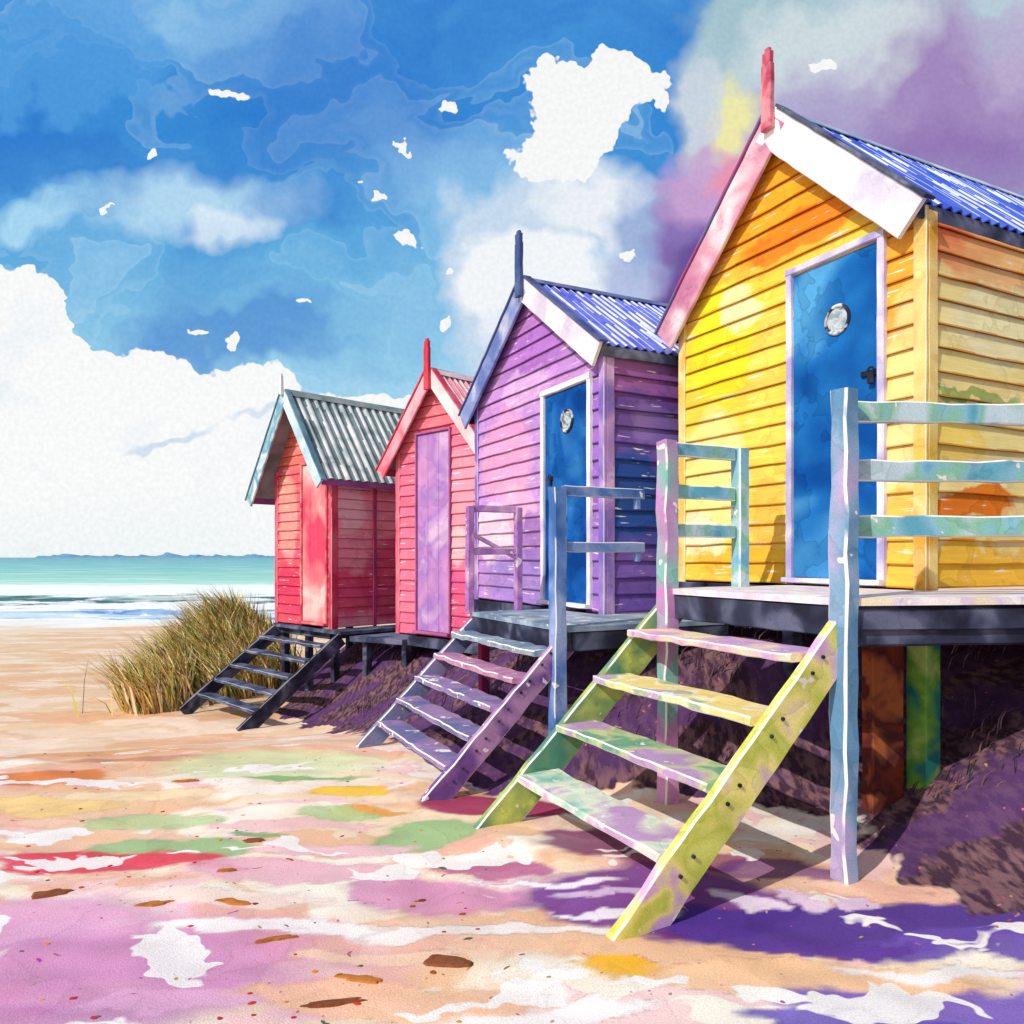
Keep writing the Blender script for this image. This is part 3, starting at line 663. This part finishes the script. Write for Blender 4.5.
# ---------------------------------------------------------------- grass
def blades(name,pts,hr,wr,cols,lean):
    mb=MB()
    for x,y in pts:
        z=ground(x,y)[0]-.02; h=random.uniform(*hr); w=random.uniform(*wr); a_=random.uniform(0,6.28)
        l=Vector((math.cos(a_),math.sin(a_),0))*random.uniform(.1,.7)*h+Vector(lean)*h
        sd_=Vector((math.cos(a_+1.57),math.sin(a_+1.57)*.4,0)).normalized()*w
        p=Vector((x,y,z)); cc=random.choice(cols); q=random.uniform(.8,1.2); cc=tuple(v_*q for v_ in cc[:3])
        a0=p; a1=p+Z*h*.5+l*.25; a2=p+Z*h*.9+l*.9
        mb.face([a0-sd_,a0+sd_,a1+sd_*.8,a1-sd_*.8],cc); mb.face([a1-sd_*.8,a1+sd_*.8,a2],cc)
    return mb.build(name,mat,None,recalc=False)
mat,nt,b=new_mat('grass_blade'); at_=nt.nodes.new('ShaderNodeAttribute'); at_.attribute_name='tint'; nt.links.new(at_.outputs['Color'],b.inputs['Base Color'])
pts=[]; tries=0
while len(pts)<7500 and tries<300000:
    tries+=1
    x=random.uniform(-6.4,-3.6); y=random.uniform(10.7,14.6)
    d=min(math.hypot((x+4.75)/1.1,(y-12.8)/1.4),math.hypot((x+5.35)/.5,(y-11.5)/.6))
    if d>1 and random.random()>.05/d**5: continue
    rel=Vector((x,y,0))-Vector((-2.62,11,0)); k=rel.dot(PE.r); t=rel.dot(PE.n)
    if -1<k<1.68 and -1.75<t<3: continue
    if noise.noise(Vector((x*2,y*2,0)))<-.3: continue
    pts.append((x,y))
blades('dune_grass',pts,(.3,1.05),(.008,.019),[c(215,180,105),c(242,214,145),c(150,158,85),c(98,112,74),c(185,138,88),c(252,236,195),c(208,202,100)],(-.35,-.15,0))
pts=[]
for i in range(9000):
    s=random.uniform(-1.5,9); t=random.uniform(-2.3,1.2)
    q=PA(s,t,0); toe=lerpt(TOE,s)
    if t<toe+.55 or noise.noise(q*1.7)<.05: continue
    if q.y<3.2: continue
    pts.append((q.x,q.y))
blades('dry_bank_grass',pts,(.08,.24),(.003,.006),[c(66,50,58),c(100,74,78),c(130,100,104),c(62,56,70)],(.35,-.3,-.2))

# ---------------------------------------------------------------- beach litter
mb=MB()
def blob(x,y,rx,ry,h,cc,n=12,rot=0):
    z=ground(x,y)[0]; top=[];bot=[]; ph=random.uniform(0,99)
    for i in range(n):
        w=2*math.pi*i/n; r_=1+.6*noise.noise(Vector((math.cos(w)*1.6+ph,math.sin(w)*1.6,0)))
        dx,dy=math.cos(w)*rx*r_,math.sin(w)*ry*r_; dx,dy=dx*math.cos(rot)-dy*math.sin(rot),dx*math.sin(rot)+dy*math.cos(rot)
        bot.append((x+dx,y+dy,z-.01)); top.append((x+dx*.85,y+dy*.85,z+h))
    mb.faces(bot+top+[(x,y,z+h*1.15)],[(i,(i+1)%n,n+(i+1)%n,n+i) for i in range(n)]+[(n+i,n+(i+1)%n,2*n) for i in range(n)],cc[:3])
pc=[c(180,100,55),c(140,70,50),c(225,80,60),c(90,120,80),c(240,165,60),c(210,70,90)]
for i in range(80):
    y=2.5+random.random()**1.4*4; x=random.uniform(-.66*y,-.02*y)
    r_=random.uniform(.004,.012); blob(x,y,r_*random.uniform(1,2.0),r_,r_*.3,random.choice(pc),9,random.uniform(-.5,.5))
mb.build('pebbles',wash('pebble',[(.8,.8,.8,1),(.95,.95,.95,1)],scale=20))
mb=MB()
for x,y,rx,ry in((-.25,2.87,.11,.04),(-.55,2.76,.10,.02),(-2.12,3.47,.09,.045),(-1.6,3.36,.08,.025),(-1.4,4.1,.06,.03),(-1.25,3.38,.09,.025),(-2.25,5.2,.1,.03),(-1.4,3.7,.05,.02),(-.95,3.05,.08,.015),(-.62,2.62,.12,.02)):
    blob(x,y,rx,ry,.008,random.choice([c(185,115,60),c(205,130,65),c(150,90,60)]),26,random.uniform(-.2,.3))
mb.build('seaweed',wash('kelp',[(.7,.7,.7,1),(1,1,1,1)],scale=12,white=.05))

# ---------------------------------------------------------------- sky
EL=39; SXd,SYd=-.67,-.66
AZ=math.atan2(SXd,SYd)
w=bpy.data.worlds.new('World'); sc.world=w; w.use_nodes=True; nt=w.node_tree
w.cycles.sampling_method='NONE'
for n in list(nt.nodes): nt.nodes.remove(n)
out=nt.nodes.new('ShaderNodeOutputWorld')
sky=nt.nodes.new('ShaderNodeTexSky'); sky.sky_type='NISHITA'; sky.sun_disc=False
sky.sun_elevation=math.radians(EL); sky.sun_rotation=AZ
tc=nt.nodes.new('ShaderNodeTexCoord'); sep=nt.nodes.new('ShaderNodeSeparateXYZ'); nt.links.new(tc.outputs['Generated'],sep.inputs[0])
ym=math_(nt,'MAXIMUM',sep.outputs[1],.1)
u=math_(nt,'DIVIDE',sep.outputs[0],ym); v_=math_(nt,'DIVIDE',sep.outputs[2],ym)
cmb=nt.nodes.new('ShaderNodeCombineXYZ'); nt.links.new(u,cmb.inputs[0]); nt.links.new(v_,cmb.inputs[1]); uv=cmb.outputs[0]
def dist2(layers):
    out_=uv
    for sc_,amp,dt in layers:
        n=noise_(nt,uv,sc_,dt,.62,col=True,dim='2D'); d=vm(nt,'SCALE',vm(nt,'SUBTRACT',n,(.5,.5,.5)),scale=amp); out_=vm(nt,'ADD',out_,d)
    return out_
dv=dist2([(6,.10,0),(18,.06,3)])
soft=dist2([(3.5,.24,4)])
ssx=nt.nodes.new('ShaderNodeSeparateXYZ'); nt.links.new(soft,ssx.inputs[0])
r=nt.nodes.new('ShaderNodeValToRGB'); nt.links.new(ssx.outputs[1],r.inputs[0]); cr=r.color_ramp
cr.elements[0].position=.15; cr.elements[0].color=c(178,222,243); cr.elements[1].position=.74; cr.elements[1].color=c(76,152,220)
for p_,q_ in((.26,c(140,200,233)),(.38,c(98,174,225)),(.50,c(84,163,223)),(.60,c(56,140,215))):
    e=cr.elements.new(p_); e.color=q_
col=r.outputs[0]
wv=noise_(nt,vm(nt,'MULTIPLY',soft,(1,2.2,0)),2.2,3,.56,dim='2D')
col=mix(nt,mr(nt,wv,.52,.68,0,.55),col,c(170,218,245))
col=mix(nt,mr(nt,wv,.48,.34,0,.55),col,c(36,112,204))
# rims where a wash dried
for lv,am in((.50,.20),(.57,.28)):
    ln=math_(nt,'SUBTRACT',wv,lv); lnf=mr(nt,ln,.0,.04,am,0); gate=mr(nt,ln,-.003,.0,0,1)
    col=mix(nt,math_(nt,'MULTIPLY',lnf,gate),col,c(190,226,247))
SP=[(-.22,.62,.17,.14,c(34,112,205),.45,.55),(-.60,.66,.14,.07,c(84,160,226),.08,.7),(-.63,.45,.07,.035,c(175,222,246),.3,.85),(-.42,.47,.12,.05,c(190,226,247),.45,.85),(-.36,.43,.05,.035,c(228,243,252),.3,.75),
(-.06,.33,.17,.07,c(140,198,234),.4,.7),
(.08,.37,.17,.17,c(204,222,241),.10,.93),(.00,.36,.07,.06,c(248,250,252),.15,.92),(.10,.46,.10,.05,c(242,246,250),.15,.88),(.17,.44,.08,.07,c(140,168,216),.3,.85),(.06,.29,.09,.04,c(238,243,250),.15,.88),(.12,.36,.05,.04,c(180,190,228),.3,.8),
(.25,.42,.09,.13,c(138,108,180),.2,.93),(.25,.36,.07,.06,c(94,68,144),.25,.92),(.16,.28,.1,.04,c(205,190,222),.4,.8),
(.50,.63,.31,.19,c(188,208,220),.06,.97),(.30,.70,.10,.06,c(158,194,205),.3,.75),(.60,.62,.16,.09,c(160,125,186),.35,.88),(.42,.67,.12,.05,c(212,224,228),.25,.85),(.68,.69,.1,.05,c(190,178,212),.3,.8),(.42,.59,.10,.06,c(178,165,208),.3,.75),(.60,.52,.16,.07,c(146,114,182),.4,.85),
(.26,.52,.09,.08,c(205,165,212),.25,.9),(.295,.60,.045,.035,c(246,240,165),.4,.88),(.285,.53,.035,.03,c(246,145,165),.5,.8),
(.24,.62,.04,.03,c(210,218,230),.2,.7)]
col=patches(nt,soft,col,SP,ring=0)
# big white cumulus bank low on the left
rp=nt.nodes.new('ShaderNodeValToRGB'); sx=nt.nodes.new('ShaderNodeSeparateXYZ'); nt.links.new(dv,sx.inputs[0])
nt.links.new(mr(nt,sx.outputs[0],-.8,.8),rp.inputs[0]); cr=rp.color_ramp; cr.interpolation='LINEAR'
tab=[(-.8,.41),(-.66,.40),(-.60,.37),(-.565,.35),(-.555,.275),(-.47,.265),(-.42,.235),(-.29,.245),(-.25,.20),(.0,.17),(.2,.22),(.5,.28)]
cr.elements[0].position=0; cr.elements[0].color=(tab[0][1],)*3+(1,); cr.elements[1].position=(tab[-1][0]+.8)/1.6; cr.elements[1].color=(tab[-1][1],)*3+(1,)
for x,y in tab[1:-1]:
    e=cr.elements.new((x+.8)/1.6); e.color=(y,y,y,1)
df=math_(nt,'SUBTRACT',rp.outputs[0],sx.outputs[1]); bank=mr(nt,df,-.001,.002)
wc=mix(nt,mr(nt,wv,.60,.72,0,.35),c(251,252,252),c(214,232,245))
wc=mix(nt,mr(nt,sx.outputs[1],.10,.0,0,.3),wc,c(224,239,241))
wc=patches(nt,soft,wc,[(-.44,.15,.06,.008,c(190,215,238),.3,.7),(-.30,.17,.05,.006,c(195,218,240),.3,.6)],ring=0)
col=mix(nt,bank,col,wc)
W_=c(250,250,250)
col=patches(nt,dv,col,[(.078,.60,.085,.05,W_,.015,1),(.125,.620,.05,.05,W_,.02,1),(.045,.56,.055,.035,W_,.02,1)],ring=0)
WH=[(-.365,.61,.030,.007,W_,.05,1),(-.47,.535,.009,.006,W_,.05,1),(-.17,.47,.010,.009,W_,.05,1),(-.138,.41,.012,.010,W_,.05,1),(-.085,.59,.007,.010,W_,.05,1),(-.15,.545,.008,.004,W_,.05,1),
(.155,.395,.012,.007,W_,.05,1),(.42,.65,.020,.007,W_,.05,1),(.205,.60,.007,.018,W_,.05,1),(-.43,.30,.014,.004,W_,.05,1),(-.37,.285,.010,.005,W_,.05,1),(-.27,.35,.010,.003,W_,.05,1),(-.08,.31,.008,.012,W_,.05,1),(-.53,.46,.008,.003,W_,.05,1),(-.2,.5,.004,.004,W_,.05,1),(-.09,.39,.007,.004,W_,.05,1)]
chips=dist2([(12,.04,0),(45,.022,2)])
col=patches(nt,chips,col,WH,ring=0)
g=noise_(nt,uv,150,1,.5,dim='2D'); col=scalecol(nt,col,mr(nt,g,.3,.7,.965,1.03))
paint=scalecol(nt,col,10.0)
bg1=nt.nodes.new('ShaderNodeBackground'); bg1.inputs[1].default_value=.1; nt.links.new(mix(nt,.03,paint,sky.outputs[0]),bg1.inputs[0])
# elsewhere: clear sky with scattered cloud
n3=noise_(nt,vm(nt,'MULTIPLY',tc.outputs['Generated'],(1,1,2)),2.5,2,.55); oth=mix(nt,mr(nt,n3,.5,.56,0,.9),sky.outputs[0],(8,8.2,8.4,1))
bg2=nt.nodes.new('ShaderNodeBackground'); bg2.inputs[1].default_value=.1; nt.links.new(oth,bg2.inputs[0])
f=mr(nt,sep.outputs[1],.25,.5,0,1)
ms=nt.nodes.new('ShaderNodeMixShader'); nt.links.new(f,ms.inputs[0]); nt.links.new(bg2.outputs[0],ms.inputs[1]); nt.links.new(bg1.outputs[0],ms.inputs[2]); nt.links.new(ms.outputs[0],out.inputs[0])

# ---------------------------------------------------------------- sun
L=bpy.data.lights.new('sun','SUN'); L.energy=3.3; L.angle=math.radians(.5); L.color=(1,.95,.88)
so=bpy.data.objects.new('sun',L); sc.collection.objects.link(so)
ce=math.cos(math.radians(EL)); nn=math.hypot(SXd,SYd); sdv=Vector((SXd/nn*ce,SYd/nn*ce,math.sin(math.radians(EL))))
so.rotation_euler=sdv.to_track_quat('Z','Y').to_euler()
# ---------------------------------------------------------------- camera
cd=bpy.data.cameras.new('camera'); cam=bpy.data.objects.new('camera',cd); sc.collection.objects.link(cam)
cam.location=(0,0,1.55); cam.rotation_euler=(math.radians(90),0,0); cd.sensor_width=36; cd.lens=26.54; cd.shift_y=.044
cd.clip_start=.05; cd.clip_end=12000; sc.camera=cam
